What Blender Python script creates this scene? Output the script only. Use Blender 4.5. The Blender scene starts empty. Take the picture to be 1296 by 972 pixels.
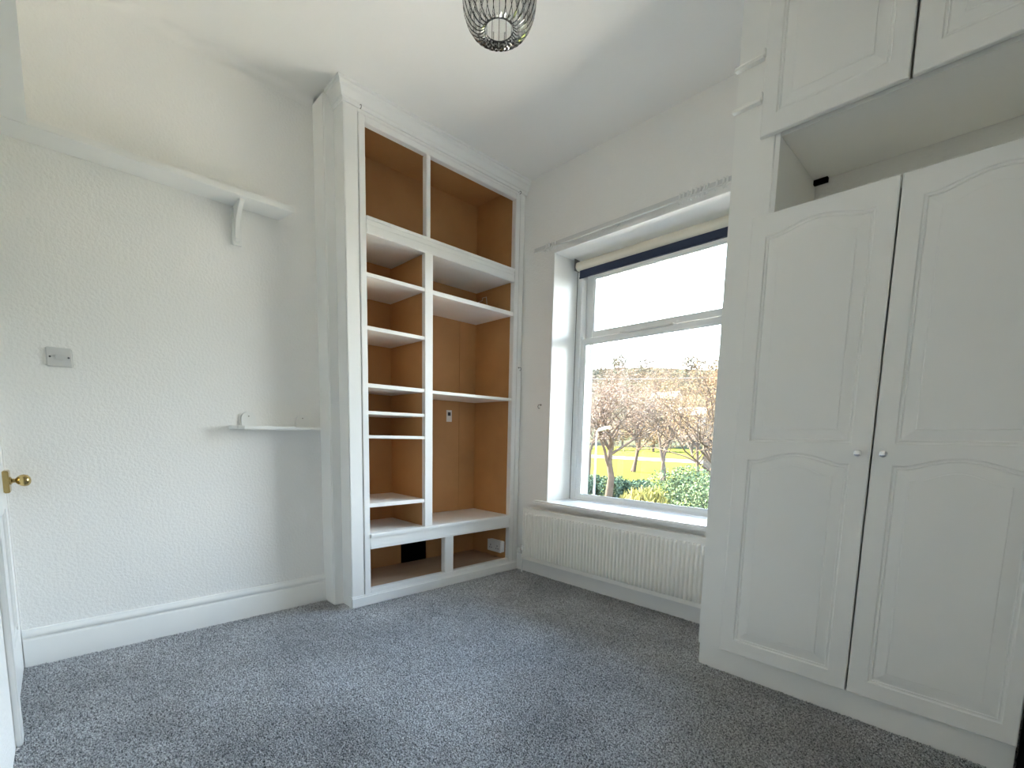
import bpy, bmesh, math, random
from mathutils import Matrix, Vector

# ------------------------------------------------------------------ camera, sky, sun, exposure
scene = bpy.context.scene
COL = scene.collection
cam_data = bpy.data.cameras.new('camera')
cam = bpy.data.objects.new('camera', cam_data)
COL.objects.link(cam)
cam_data.sensor_fit = 'HORIZONTAL'
cam_data.sensor_width = 36.0
cam_data.lens = 16.5702
cam_data.shift_x = 0.00906
cam_data.shift_y = 0.10632
cam_data.clip_start = 0.02
cam_data.clip_end = 2000
EYE = 1.05
cam.matrix_world = Matrix(((0.685025, -0.098956, 0.721768, 0.0),
                           (0.728249, 0.066005, -0.682127, 0.0),
                           (0.019860, 0.992900, 0.117280, EYE),
                           (0, 0, 0, 1)))
scene.camera = cam

SKY = 9.0
world = bpy.data.worlds.new('sky')
scene.world = world
world.use_nodes = True
wn, wl = world.node_tree.nodes, world.node_tree.links
wn.clear()
w_out = wn.new('ShaderNodeOutputWorld')
w_bg = wn.new('ShaderNodeBackground')
w_tc = wn.new('ShaderNodeTexCoord')
w_sep = wn.new('ShaderNodeSeparateXYZ')
w_ramp = wn.new('ShaderNodeValToRGB')
w_ramp.color_ramp.elements[0].position = 0.0
w_ramp.color_ramp.elements[0].color = (1.0, 0.985, 0.95, 1)
w_ramp.color_ramp.elements[1].position = 0.75
w_ramp.color_ramp.elements[1].color = (0.36, 0.60, 1.0, 1)
e = w_ramp.color_ramp.elements.new(0.22)
e.color = (0.84, 0.93, 1.0, 1)
wl.new(w_tc.outputs['Generated'], w_sep.inputs[0])
wl.new(w_sep.outputs['Z'], w_ramp.inputs[0])
wl.new(w_ramp.outputs[0], w_bg.inputs['Color'])
w_bg.inputs['Strength'].default_value = SKY
wl.new(w_bg.outputs[0], w_out.inputs['Surface'])

sun_data = bpy.data.lights.new('sun', 'SUN')
sun_data.energy = 62.0
sun_data.angle = 0.02
sun_data.color = (1.0, 0.93, 0.8)
sun = bpy.data.objects.new('sun', sun_data)
COL.objects.link(sun)
sun.rotation_euler = Vector((0.75, 0.14, -0.65)).to_track_quat('-Z', 'Y').to_euler()

portal_data = bpy.data.lights.new('window_daylight_portal', 'AREA')
portal_data.shape = 'RECTANGLE'
portal_data.size = 1.38
portal_data.size_y = 1.78
portal_data.cycles.is_portal = True
portal = bpy.data.objects.new('window_daylight_portal', portal_data)
COL.objects.link(portal)
portal.location = (-1.6375, 2.90, 1.47)
portal.rotation_euler = Vector((0, -1, 0)).to_track_quat('-Z', 'Z').to_euler()

vs = scene.view_settings
vs.view_transform = 'Standard'
vs.look = 'None'
vs.exposure = 1.42
vs.gamma = 1.0
vs.use_curve_mapping = False
scene.cycles.use_denoising = True
scene.cycles.denoising_prefilter = 'ACCURATE'
scene.cycles.max_bounces = 20
scene.cycles.diffuse_bounces = 16
scene.cycles.glossy_bounces = 5
scene.cycles.transparent_max_bounces = 64
scene.cycles.sample_clamp_indirect = 12.0

rnd = random.Random(7)

# ------------------------------------------------------------------ materials
def material(name, color, rough=0.5, var=0.0, vscale=3.0, bump=0.0, bscale=60.0, metallic=0.0,
             spec=0.5, color2=None, bdist=0.002, stretch=None, coat=0.0):
    m = bpy.data.materials.new(name)
    m.use_nodes = True
    n, l = m.node_tree.nodes, m.node_tree.links
    b = n['Principled BSDF']
    b.inputs['Roughness'].default_value = rough
    b.inputs['Metallic'].default_value = metallic
    b.inputs['Specular IOR Level'].default_value = spec
    b.inputs['Coat Weight'].default_value = coat
    b.inputs['Base Color'].default_value = (*color, 1)
    tc = n.new('ShaderNodeTexCoord')
    src = tc.outputs['Object']
    if stretch:
        mp = n.new('ShaderNodeMapping')
        mp.inputs['Scale'].default_value = stretch
        l.new(src, mp.inputs['Vector'])
        src = mp.outputs[0]
    if var > 0 or color2:
        t = n.new('ShaderNodeTexNoise')
        t.inputs['Scale'].default_value = vscale
        t.inputs['Detail'].default_value = 5
        l.new(src, t.inputs['Vector'])
        r = n.new('ShaderNodeValToRGB')
        r.color_ramp.elements[0].position = 0.32
        r.color_ramp.elements[1].position = 0.68
        c2 = color2 if color2 else tuple(c * (1 - var) for c in color)
        r.color_ramp.elements[0].color = (*c2, 1)
        r.color_ramp.elements[1].color = (*color, 1)
        l.new(t.outputs['Fac'], r.inputs[0])
        l.new(r.outputs[0], b.inputs['Base Color'])
    if bump > 0:
        t2 = n.new('ShaderNodeTexNoise')
        t2.inputs['Scale'].default_value = bscale
        t2.inputs['Detail'].default_value = 3
        l.new(src, t2.inputs['Vector'])
        bp = n.new('ShaderNodeBump')
        bp.inputs['Strength'].default_value = bump
        bp.inputs['Distance'].default_value = bdist
        l.new(t2.outputs['Fac'], bp.inputs['Height'])
        l.new(bp.outputs[0], b.inputs['Normal'])
    return m

M = {}
M['wall'] = material('wall_paint', (0.90, 0.888, 0.865), 0.7, var=0.03, vscale=1.6, bump=0.42, bscale=80, bdist=0.007)
M['ceiling'] = material('ceiling_paint', (0.91, 0.897, 0.87), 0.8, var=0.02, vscale=1.3, bump=0.12, bscale=60, bdist=0.003)
M['gloss'] = material('white_gloss_paint', (0.86, 0.86, 0.845), 0.28, var=0.02, vscale=6, bump=0.05, bscale=25, bdist=0.002)
M['satin'] = material('white_satin_door', (0.925, 0.918, 0.885), 0.36, var=0.012, vscale=5, bump=0.04, bscale=90, bdist=0.001)
M['shelf_white'] = material('white_shelf_paint', (0.86, 0.85, 0.83), 0.42, var=0.04, vscale=7)
M['radiator'] = material('radiator_enamel', (0.92, 0.905, 0.86), 0.3)
M['plastic'] = material('white_plastic', (0.82, 0.82, 0.8), 0.35)
M['switch_plate'] = material('grey_white_plastic', (0.62, 0.62, 0.61), 0.35)
M['rail_plastic'] = material('curtain_track_plastic', (0.68, 0.68, 0.68), 0.4)
M['hardboard'] = material('brown_hardboard', (0.54, 0.295, 0.12), 0.6, color2=(0.47, 0.25, 0.098), vscale=4.0, bump=0.08, bscale=200, bdist=0.001)
M['floorboard'] = material('cupboard_floor_board', (0.50, 0.36, 0.25), 0.65, color2=(0.42, 0.29, 0.2), vscale=9, stretch=(1, 0.2, 1))
M['brass'] = material('brass', (0.62, 0.46, 0.2), 0.22, metallic=1.0, var=0.15, vscale=40)
M['chrome'] = material('chrome', (0.85, 0.85, 0.86), 0.08, metallic=1.0)
M['dark_metal'] = material('dark_chrome_wire', (0.07, 0.07, 0.072), 0.25, metallic=0.7)
M['steel'] = material('dull_steel', (0.3, 0.29, 0.28), 0.4, metallic=0.8)
M['recess_shade'] = material('recess_shade_black', (0.02, 0.017, 0.015), 0.95, var=0.4, vscale=8, spec=0.0)  # near-black colour stands in for the shade deep inside the hole
M['black'] = material('black_matt', (0.004, 0.004, 0.004), 0.8, spec=0.1)
M['dark_grey'] = material('dark_grey_print', (0.06, 0.06, 0.07), 0.5)
M['navy'] = material('navy_blind_fabric', (0.03, 0.042, 0.085), 0.75, bump=0.1, bscale=900, bdist=0.0005)
M['cream'] = material('cream_blind_fabric', (0.80, 0.74, 0.62), 0.7, bump=0.1, bscale=900, bdist=0.0005)
M['upvc'] = material('white_window_frame', (0.84, 0.85, 0.85), 0.25)
M['stone'] = material('weathered_gritstone', (0.125, 0.115, 0.105), 0.85, var=0.35, vscale=6, bump=0.4, bscale=30, bdist=0.01)

def glass_material():
    m = bpy.data.materials.new('window_glass')
    m.use_nodes = True
    n, l = m.node_tree.nodes, m.node_tree.links
    n.clear()
    o = n.new('ShaderNodeOutputMaterial')
    t = n.new('ShaderNodeBsdfTransparent')
    t.inputs['Color'].default_value = (0.96, 0.98, 0.975, 1)
    g = n.new('ShaderNodeBsdfGlossy')
    g.inputs['Roughness'].default_value = 0.02
    f = n.new('ShaderNodeFresnel')
    f.inputs['IOR'].default_value = 1.4
    mx = n.new('ShaderNodeMixShader')
    l.new(f.outputs[0], mx.inputs[0])
    l.new(t.outputs[0], mx.inputs[1])
    l.new(g.outputs[0], mx.inputs[2])
    l.new(mx.outputs[0], o.inputs['Surface'])
    return m
M['glass'] = glass_material()

def crystal_material():
    m = bpy.data.materials.new('smoky_clear_acrylic')
    m.use_nodes = True
    n, l = m.node_tree.nodes, m.node_tree.links
    n.clear()
    o = n.new('ShaderNodeOutputMaterial')
    t = n.new('ShaderNodeBsdfTransparent')
    t.inputs['Color'].default_value = (0.94, 0.94, 0.935, 1)
    g = n.new('ShaderNodeBsdfGlossy')
    g.inputs['Roughness'].default_value = 0.06
    f = n.new('ShaderNodeFresnel')
    f.inputs['IOR'].default_value = 1.28
    mx = n.new('ShaderNodeMixShader')
    l.new(f.outputs[0], mx.inputs[0])
    l.new(t.outputs[0], mx.inputs[1])
    l.new(g.outputs[0], mx.inputs[2])
    l.new(mx.outputs[0], o.inputs['Surface'])
    return m
M['crystal'] = crystal_material()

def carpet_material():
    m = bpy.data.materials.new('grey_flecked_carpet')
    m.use_nodes = True
    n, l = m.node_tree.nodes, m.node_tree.links
    b = n['Principled BSDF']
    b.inputs['Roughness'].default_value = 0.95
    b.inputs['Specular IOR Level'].default_value = 0.1
    b.inputs['Sheen Weight'].default_value = 0.25
    b.inputs['Sheen Roughness'].default_value = 0.5
    tc = n.new('ShaderNodeTexCoord')
    def noise(scale, detail, rough=0.6):
        t = n.new('ShaderNodeTexNoise')
        t.inputs['Scale'].default_value = scale
        t.inputs['Detail'].default_value = detail
        t.inputs['Roughness'].default_value = rough
        l.new(tc.outputs['Object'], t.inputs['Vector'])
        return t
    fleck = noise(150, 3, 0.75)
    r = n.new('ShaderNodeValToRGB')
    r.color_ramp.elements[0].position = 0.40
    r.color_ramp.elements[0].color = (0.09, 0.094, 0.104, 1)
    r.color_ramp.elements[1].position = 0.62
    r.color_ramp.elements[1].color = (0.95, 0.955, 0.97, 1)
    el = r.color_ramp.elements.new(0.5)
    el.color = (0.55, 0.56, 0.585, 1)
    l.new(fleck.outputs['Fac'], r.inputs[0])
    tread = noise(1.7, 5)
    r2 = n.new('ShaderNodeValToRGB')
    r2.color_ramp.elements[0].position = 0.35
    r2.color_ramp.elements[0].color = (0.72, 0.72, 0.72, 1)
    r2.color_ramp.elements[1].position = 0.65
    r2.color_ramp.elements[1].color = (1.12, 1.12, 1.12, 1)
    l.new(tread.outputs['Fac'], r2.inputs[0])
    mul = n.new('ShaderNodeMixRGB')
    mul.blend_type = 'MULTIPLY'
    mul.inputs[0].default_value = 1.0
    l.new(r.outputs[0], mul.inputs[1])
    l.new(r2.outputs[0], mul.inputs[2])
    l.new(mul.outputs[0], b.inputs['Base Color'])
    bn = noise(150, 2, 0.7)
    bp = n.new('ShaderNodeBump')
    bp.inputs['Strength'].default_value = 0.9
    bp.inputs['Distance'].default_value = 0.008
    l.new(bn.outputs['Fac'], bp.inputs['Height'])
    l.new(bp.outputs[0], b.inputs['Normal'])
    return m
M['carpet'] = carpet_material()

# outdoors
M['grass'] = material('sunny_lawn', (0.042, 0.042, 0.0085), 0.9, color2=(0.031, 0.034, 0.0085), vscale=0.25, bump=0.3, bscale=8, bdist=0.05, spec=0.0)
M['hill'] = material('hillside_grass', (0.024, 0.026, 0.016), 0.9, color2=(0.019, 0.019, 0.014), vscale=0.05, spec=0.0)
M['bark'] = material('bare_bark', (0.060, 0.045, 0.035), 0.9, var=0.4, vscale=6, spec=0.0)
M['twig'] = material('pinkish_twig', (0.081, 0.056, 0.043), 0.9, var=0.3, vscale=2, spec=0.0)
M['bud'] = material('pink_brown_bud', (0.112, 0.078, 0.066), 0.9, color2=(0.108, 0.084, 0.058), vscale=0.8, spec=0.0)
M['bud_warm'] = material('orange_brown_bud', (0.118, 0.069, 0.035), 0.9, color2=(0.106, 0.078, 0.039), vscale=0.8, spec=0.0)
M['hedge'] = material('blue_green_hedge', (0.022, 0.037, 0.028), 0.8, color2=(0.039, 0.057, 0.036), vscale=2, spec=0.0)
M['bush'] = material('grey_green_bush', (0.037, 0.055, 0.030), 0.8, color2=(0.058, 0.070, 0.035), vscale=2, spec=0.0)
M['straw'] = material('straw_yellow_grass', (0.105, 0.087, 0.028), 0.9, color2=(0.085, 0.080, 0.022), vscale=2, spec=0.0)
M['far_tree'] = material('distant_tree', (0.049, 0.052, 0.038), 0.95, color2=(0.070, 0.056, 0.042), vscale=0.3, bump=0.8, bscale=0.8, bdist=0.8, spec=0.0)
M['conifer'] = material('dark_conifer', (0.017, 0.030, 0.023), 0.95, color2=(0.028, 0.042, 0.030), vscale=0.8, bump=0.6, bscale=2, bdist=0.3, spec=0.0)
M['render_wall'] = material('pale_render', (0.126, 0.123, 0.114), 0.9, var=0.1, vscale=0.5, spec=0.0)
M['roof_tile'] = material('orange_brown_roof', (0.068, 0.040, 0.025), 0.9, var=0.3, vscale=1.5, spec=0.0)
M['lamp_grey'] = material('galvanised_post', (0.168, 0.172, 0.172), 0.5, spec=0.0)
M['lamp_white'] = material('white_lamp_head', (0.375, 0.375, 0.365), 0.5, spec=0.0)
M['cable'] = material('overhead_cable', (0.08, 0.08, 0.08), 0.8, spec=0.0)
M['bounce_buff'] = material('buff_bounce_surface', (0.42, 0.37, 0.31), 0.9, var=0.2, vscale=0.5, spec=0.0)  # pale warm tone for the unseen strip that bounces light indoors
M['house_stone'] = material('dark_gritstone', (0.045, 0.040, 0.035), 0.9, var=0.3, vscale=1.2, spec=0.0)
M['tarmac'] = material('pale_path', (0.099, 0.096, 0.090), 0.9, spec=0.0)

# ------------------------------------------------------------------ mesh helpers
class MB:
    def __init__(self):
        self.v = []
        self.f = []
    def add(self, verts, faces):
        o = len(self.v)
        self.v += [tuple(p) for p in verts]
        self.f += [tuple(i + o for i in fc) for fc in faces]
        return self
    def box(self, x0, x1, y0, y1, z0, z1):
        return self.add([(x0, y0, z0), (x1, y0, z0), (x1, y1, z0), (x0, y1, z0),
                         (x0, y0, z1), (x1, y0, z1), (x1, y1, z1), (x0, y1, z1)],
                        [(0, 3, 2, 1), (4, 5, 6, 7), (0, 1, 5, 4), (1, 2, 6, 5), (2, 3, 7, 6), (3, 0, 4, 7)])
    def prism(self, pts, axis, a, b):
        """closed 2-D outline pts extruded along axis from a to b; pts are the other two axes in order"""
        def place(p, t):
            q = list(p)
            q.insert(axis, t)
            return q
        n = len(pts)
        vs_ = [place(p, a) for p in pts] + [place(p, b) for p in pts]
        fs = [tuple(range(n)), tuple(range(2 * n - 1, n - 1, -1))]
        fs += [(i, i + n, (i + 1) % n + n, (i + 1) % n) for i in range(n)]
        return self.add(vs_, fs)
    def tube(self, path, radii, n=8, caps=True):
        path = [Vector(p) for p in path]
        if not hasattr(radii, '__len__'):
            radii = [radii] * len(path)
        rings = []
        ref = None
        for i, p in enumerate(path):
            d = (path[min(i + 1, len(path) - 1)] - path[max(i - 1, 0)])
            d = d.normalized() if d.length > 1e-9 else Vector((0, 0, 1))
            if ref is None:
                ref = Vector((0, 0, 1)) if abs(d.z) < 0.9 else Vector((1, 0, 0))
            u = (ref - d * ref.dot(d)).normalized()
            ref = u
            w = d.cross(u)
            rings.append([p + (u * math.cos(2 * math.pi * k / n) + w * math.sin(2 * math.pi * k / n)) * radii[i] for k in range(n)])
        vs_ = [q for r in rings for q in r]
        fs = []
        for i in range(len(rings) - 1):
            for k in range(n):
                fs.append((i * n + k, i * n + (k + 1) % n, (i + 1) * n + (k + 1) % n, (i + 1) * n + k))
        if caps:
            fs.append(tuple(range(n - 1, -1, -1)))
            fs.append(tuple((len(rings) - 1) * n + k for k in range(n)))
        return self.add(vs_, fs)
    def lathe(self, profile, center, axis=(0, 0, 1), n=24):
        """profile: list of (radius, height along axis)"""
        ax = Vector(axis).normalized()
        ref = Vector((1, 0, 0)) if abs(ax.x) < 0.9 else Vector((0, 1, 0))
        u = (ref - ax * ref.dot(ax)).normalized()
        w = ax.cross(u)
        c = Vector(center)
        vs_ = []
        for r, h in profile:
            for k in range(n):
                a = 2 * math.pi * k / n
                vs_.append(c + ax * h + (u * math.cos(a) + w * math.sin(a)) * max(r, 1e-5))
        fs = []
        for i in range(len(profile) - 1):
            for k in range(n):
                fs.append((i * n + k, i * n + (k + 1) % n, (i + 1) * n + (k + 1) % n, (i + 1) * n + k))
        fs.append(tuple(range(n - 1, -1, -1)))
        fs.append(tuple((len(profile) - 1) * n + k for k in range(n)))
        return self.add(vs_, fs)
    def build(self, name, mat, parent=None, bevel=0.0, smooth=False, segs=2, fix=True):
        off = Vector((0, 0, 0))
        p = parent
        while p is not None:
            off += p.location
            p = p.parent
        bm = bmesh.new()
        vl = [bm.verts.new(Vector(q) - off) for q in self.v]
        for fc in self.f:
            try:
                bm.faces.new([vl[i] for i in fc])
            except ValueError:
                pass
        if fix:
            bmesh.ops.recalc_face_normals(bm, faces=bm.faces)
        if bevel > 0:
            es = [ed for ed in bm.edges if len(ed.link_faces) == 2 and ed.calc_face_angle(0) > 0.6]
            bmesh.ops.bevel(bm, geom=es, offset=bevel, segments=segs, affect='EDGES', clamp_overlap=True)
        me = bpy.data.meshes.new(name)
        bm.to_mesh(me)
        bm.free()
        me.materials.append(mat)
        if smooth:
            for pl in me.polygons:
                pl.use_smooth = True
            if smooth != 'all':
                me.set_sharp_from_angle(angle=math.radians(40))
        o = bpy.data.objects.new(name, me)
        COL.objects.link(o)
        if parent is not None:
            o.parent = parent
        return o

def tag(o, label, cat, group=None, kind=None):
    o['label'] = label
    o['category'] = cat
    if group:
        o['group'] = group
    if kind:
        o['kind'] = kind
    return o

def thing(name, loc, label, cat, group=None, kind=None):
    o = bpy.data.objects.new(name, None)
    COL.objects.link(o)
    o.location = loc
    o.empty_display_size = 0.05
    return tag(o, label, cat, group, kind)

def bx(name, mat, parent, x0, x1, y0, y1, z0, z1, bevel=0.0015):
    return MB().box(x0, x1, y0, y1, z0, z1).build(name, mat, parent, bevel=bevel)

# ------------------------------------------------------------------ the room
LW, WW, DW, RW, CEIL = -2.875, 2.655, -0.165, 0.80, 2.92
WX0, WX1, WZ0, WZ1 = -2.325, -0.95, 0.575, 2.357   # window opening
OUT = 3.16

o = MB().box(-3.4, RW + 0.25, -0.6, OUT, -0.2, 0.0).build('floor', M['carpet'])
tag(o, 'grey flecked carpet covering the floor of the room', 'floor', kind='structure')
def carpet_pile(parent):
    # short twisted tufts standing on the carpet backing: one leaning pyramid each
    import numpy as np
    g = np.random.default_rng(3)
    step = 0.0056
    X, Y = np.meshgrid(np.arange(LW + 0.024, 0.14, step), np.arange(DW + 0.004, WW - 0.02, step))
    x, y = X.ravel(), Y.ravel()
    keep = ~((x < -2.602) & (y > 1.18)) & ~((x > -0.886) & (y > 2.16))
    x, y = x[keep], y[keep]
    n_ = len(x)
    x = x + g.uniform(-0.45, 0.45, n_) * step
    y = y + g.uniform(-0.45, 0.45, n_) * step
    a = g.uniform(0, 2 * np.pi, n_)
    r = step * g.uniform(0.5, 0.85, n_)
    h = g.uniform(0.003, 0.0085, n_)
    co = np.zeros((n_, 4, 3))
    for k in range(3):
        co[:, k, 0] = x + r * np.cos(a + k * 2 * np.pi / 3)
        co[:, k, 1] = y + r * np.sin(a + k * 2 * np.pi / 3)
        co[:, k, 2] = 0.0002
    co[:, 3, 0] = x + g.normal(0, 0.0018, n_)
    co[:, 3, 1] = y + g.normal(0, 0.0018, n_)
    co[:, 3, 2] = h
    tri = np.array([[0, 1, 3], [1, 2, 3], [2, 0, 3]])
    idx = (np.arange(n_)[:, None, None] * 4 + tri[None]).reshape(-1)
    me = bpy.data.meshes.new('carpet_pile')
    me.vertices.add(n_ * 4)
    me.vertices.foreach_set('co', co.ravel())
    me.loops.add(len(idx))
    me.loops.foreach_set('vertex_index', idx.astype(np.int32))
    me.polygons.add(len(idx) // 3)
    me.polygons.foreach_set('loop_start', np.arange(0, len(idx), 3, dtype=np.int32))
    me.update(calc_edges=True)
    me.materials.append(M['carpet'])
    ob = bpy.data.objects.new('carpet_pile', me)
    COL.objects.link(ob)
    ob.parent = parent
    ob['kind'] = 'stuff'
carpet_pile(o)
o = MB().box(-3.4, RW + 0.25, -0.6, OUT, CEIL, CEIL + 0.2).build('ceiling', M['ceiling'])
tag(o, 'plain white ceiling above the whole room', 'ceiling', kind='structure')
o = MB().box(-3.4, LW, -0.6, 1.19, 0, CEIL).box(-3.4, -3.28, 1.19, WW, 0, CEIL).build('wall_left', M['wall'])
tag(o, 'white textured wall with the light switch and shelves', 'wall', kind='structure')
mb = MB()
for y0, y1 in ((WW, 2.92),):
    mb.box(-3.4, WX0, y0, y1, 0, CEIL).box(WX1, RW + 0.25, y0, y1, 0, CEIL)
    mb.box(WX0, WX1, y0, y1, 0, WZ0 - 0.03).box(WX0, WX1, y0, y1, WZ1, CEIL)
wall_back = mb.build('wall_back', M['wall'])
tag(wall_back, 'white wall pierced by the sash window above the radiator', 'wall', kind='structure')
mb = MB()
mb.box(-3.4, WX0, 2.92, OUT, -3.2, 3.6).box(WX1, RW + 0.25, 2.92, OUT, -3.2, 3.6)
mb.box(WX0, WX1, 2.92, OUT, -3.2, WZ0 - 0.03).box(WX0, WX1, 2.92, OUT, WZ1 - 0.07, 3.6)
mb.build('outer_leaf', M['stone'], wall_back)
mb = MB()
DX0, DX1, DZ = -2.862, -2.205, 1.99
mb.box(-3.4, RW + 0.25, -0.6, -0.21, 0, CEIL)
mb.box(-3.4, DX0, -0.21, DW, 0, CEIL).box(DX1, RW + 0.25, -0.21, DW, 0, CEIL).box(DX0, DX1, -0.21, DW, DZ, CEIL)
o = mb.build('wall_front', M['wall'])
tag(o, 'white wall holding the panelled door with the brass knob', 'wall', kind='structure')
o = MB().box(RW, RW + 0.25, DW, WW, 0, CEIL).build('wall_right', M['wall'])
tag(o, 'plain white wall at the end of the wardrobe run', 'wall', kind='structure')

# soft plaster cove where the textured wall meets the ceiling
cv = [(LW, CEIL - 0.05)] + [(LW + 0.05 - 0.05 * math.cos(a), CEIL - 0.05 + 0.05 * math.sin(a)) for a in [i * math.pi / 16 for i in range(9)]] + [(LW, CEIL)]
mb = MB()
mb.prism([(x, z) for x, z in cv[1:]], 1, DW, 1.176)
o = mb.build('trim_1', M['ceiling'], smooth=True)
tag(o, 'soft rounded plaster joint between textured wall and ceiling', 'trim', kind='structure')

# skirting boards: moulded profile (distance from wall, height)
SK = [(0, 0), (0.022, 0), (0.022, 0.118), (0.019, 0.122), (0.013, 0.126), (0.013, 0.132), (0.020, 0.136),
      (0.0225, 0.144), (0.019, 0.153), (0.011, 0.160), (0.008, 0.166), (0, 0.168)]
o = MB().prism([(LW + d, z) for d, z in SK], 1, DW, 1.178).build('baseboard_left', M['gloss'], smooth=True)
tag(o, 'white moulded skirting board under the light switch', 'skirting', kind='structure')
o = MB().prism([(WW - d, z) for d, z in SK], 0, -2.61, -0.888).build('baseboard_back', M['gloss'], smooth=True)
tag(o, 'white skirting board behind the radiator', 'skirting', kind='structure')

# ------------------------------------------------------------------ window
win = thing('window_1', (WX0, 2.92, WZ0), 'white sliding sash window looking onto bare trees', 'window', kind='structure')
FY = 2.915
# reveal lining: glossy boards left, right, top
MB().box(WX0 - 0.002, WX0 + 0.008, WW - 0.006, FY, WZ0, WZ1).build('reveal_board', M['gloss'], win, bevel=0.002)
MB().box(WX1 - 0.008, WX1 + 0.002, WW - 0.006, FY, WZ0, WZ1).build('reveal_board', M['gloss'], win, bevel=0.002)
MB().box(WX0 - 0.002, WX1 + 0.002, WW - 0.006, FY, WZ1 - 0.008, WZ1 + 0.002).build('soffit_board', M['gloss'], win, bevel=0.002)
# sill board with rounded nose
MB().box(-2.425, -0.915, 2.592, WW + 0.001, 0.549, 0.580).build('sill_nose', M['gloss'], win, bevel=0.010, segs=4)
MB().box(WX0, WX1, WW, FY, 0.549, 0.580).build('sill', M['gloss'], win, bevel=0.001)
# box frame
BX0, BX1 = WX0 + 0.008, WX1 - 0.008
ZB, ZT = 0.580, WZ1 - 0.008
mb = MB()
for a, b in ((BX0, BX0 + 0.045), (BX1 - 0.045, BX1)):
    mb2 = MB().box(a, b, FY, FY + 0.12, ZB, ZT)
    mb2.build('frame_jamb', M['upvc'], win, bevel=0.004)
MB().box(BX0 + 0.045, BX1 - 0.045, FY, FY + 0.12, ZT - 0.055, ZT).build('frame_head', M['upvc'], win, bevel=0.004)
MB().box(BX0 + 0.045, BX1 - 0.045, FY + 0.005, FY + 0.12, ZB, ZB + 0.022).build('frame_cill', M['upvc'], win, bevel=0.004)
# staff bead down the jambs
for a, b in ((BX0 + 0.040, BX0 + 0.052), (BX1 - 0.052, BX1 - 0.040)):
    MB().box(a, b, FY - 0.006, FY + 0.010, ZB, ZT).build('staff_bead', M['upvc'], win, bevel=0.004)

def sash(y0, y1, x0, x1, z0, z1, stile, bot, top):
    s = MB()
    s.box(x0, x0 + stile, y0, y1, z0, z1)
    r = s.build('sash', M['upvc'], win, bevel=0.003)
    MB().box(x1 - stile, x1, y0, y1, z0, z1).build('sash_stile', M['upvc'], r, bevel=0.003)
    MB().box(x0 + stile, x1 - stile, y0, y1, z0, z0 + bot).build('bottom_rail', M['upvc'], r, bevel=0.003)
    MB().box(x0 + stile, x1 - stile, y0, y1, z1 - top, z1).build('top_rail', M['upvc'], r, bevel=0.003)
    g = 0.007
    gm = (y0 + y1) / 2
    ix0, ix1, iz0, iz1 = x0 + stile, x1 - stile, z0 + bot, z1 - top
    # glazing bead
    for q in ((ix0, ix0 + g, iz0, iz1), (ix1 - g, ix1, iz0, iz1), (ix0 + g, ix1 - g, iz0, iz0 + g), (ix0 + g, ix1 - g, iz1 - g, iz1)):
        MB().box(q[0], q[1], y0 + 0.006, gm - 0.003, q[2], q[3]).build('glazing_bead', M['upvc'], r, bevel=0.002)
    MB().box(ix0 - 0.005, ix1 + 0.005, gm - 0.002, gm + 0.002, iz0 - 0.005, iz1 + 0.005).build('pane', M['glass'], r)
    return r
SX0, SX1 = BX0 + 0.045, BX1 - 0.045
lower_sash = sash(FY + 0.010, FY + 0.048, SX0 - 0.006, SX1 + 0.006, ZB + 0.012, 1.786, 0.044, 0.030, 0.036)
upper_sash = sash(FY + 0.062, FY + 0.100, SX0, SX1, 1.802, ZT - 0.058, 0.066, 0.044, 0.060)
MB().box(SX0, SX1, FY + 0.046, FY + 0.064, 1.768, 1.800).build('meeting_strip', M['upvc'], win, bevel=0.002)
# slim vent cover lying on the meeting rail
MB().box(-1.92, -1.55, FY + 0.006, FY + 0.026, 1.787, 1.797).box(-1.93, -1.915, FY + 0.004, FY + 0.03, 1.786, 1.800).box(-1.555, -1.54, FY + 0.004, FY + 0.03, 1.786, 1.800).build('vent_cover', M['rail_plastic'], win, bevel=0.002)
MB().box(SX0 + 0.002, SX0 + 0.03, FY - 0.004, FY + 0.012, 1.786, 1.806).build('sash_horn', M['upvc'], win, bevel=0.003)

# ------------------------------------------------------------------ built-in shelving cupboard
CF, CB = -2.613, -3.05
cup = thing('built_in_bookcase', (CF, 1.95, 0), 'tall white built-in bookcase with bare brown hardboard lining', 'bookcase')
G, H_, SW = M['gloss'], M['hardboard'], M['shelf_white']
# stepped casing at the side
MB().box(LW - 0.02, -2.733, 1.177, 1.26, 0, CEIL - 0.022).build('side_casing', G, cup, bevel=0.006, segs=3)
MB().box(-2.745, CF, 1.236, 1.3185, 0, CEIL - 0.03).build('stile', G, cup, bevel=0.004)
MB().box(CF - 0.04, CF + 0.003, 1.3215, 1.360, 0.066, 2.803).build('lining_frame', G, cup, bevel=0.003)
MB().box(CF - 0.04, CF + 0.003, 2.545, 2.588, 0.066, 2.803).build('lining_frame', G, cup, bevel=0.003)
MB().box(CF - 0.04, CF - 0.002, 2.590, 2.640, 0, CEIL - 0.03).build('stile', G, cup, bevel=0.004)
MB().prism([(CF - 0.03, 2.64), (CF - 0.004, 2.637), (CF - 0.012, 2.648), (CF - 0.03, WW)], 2, 0.06, CEIL - 0.02).build('scribe_strip', G, cup, smooth=True)
MB().box(CF - 0.04, CF + 0.003, 1.360, 2.545, 2.768, 2.803).build('top_rail', G, cup, bevel=0.003)
MB().box(CF - 0.04, CF - 0.001, 1.318, 2.60, 2.806, CEIL - 0.03).build('frieze', G, cup, bevel=0.002)
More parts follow.
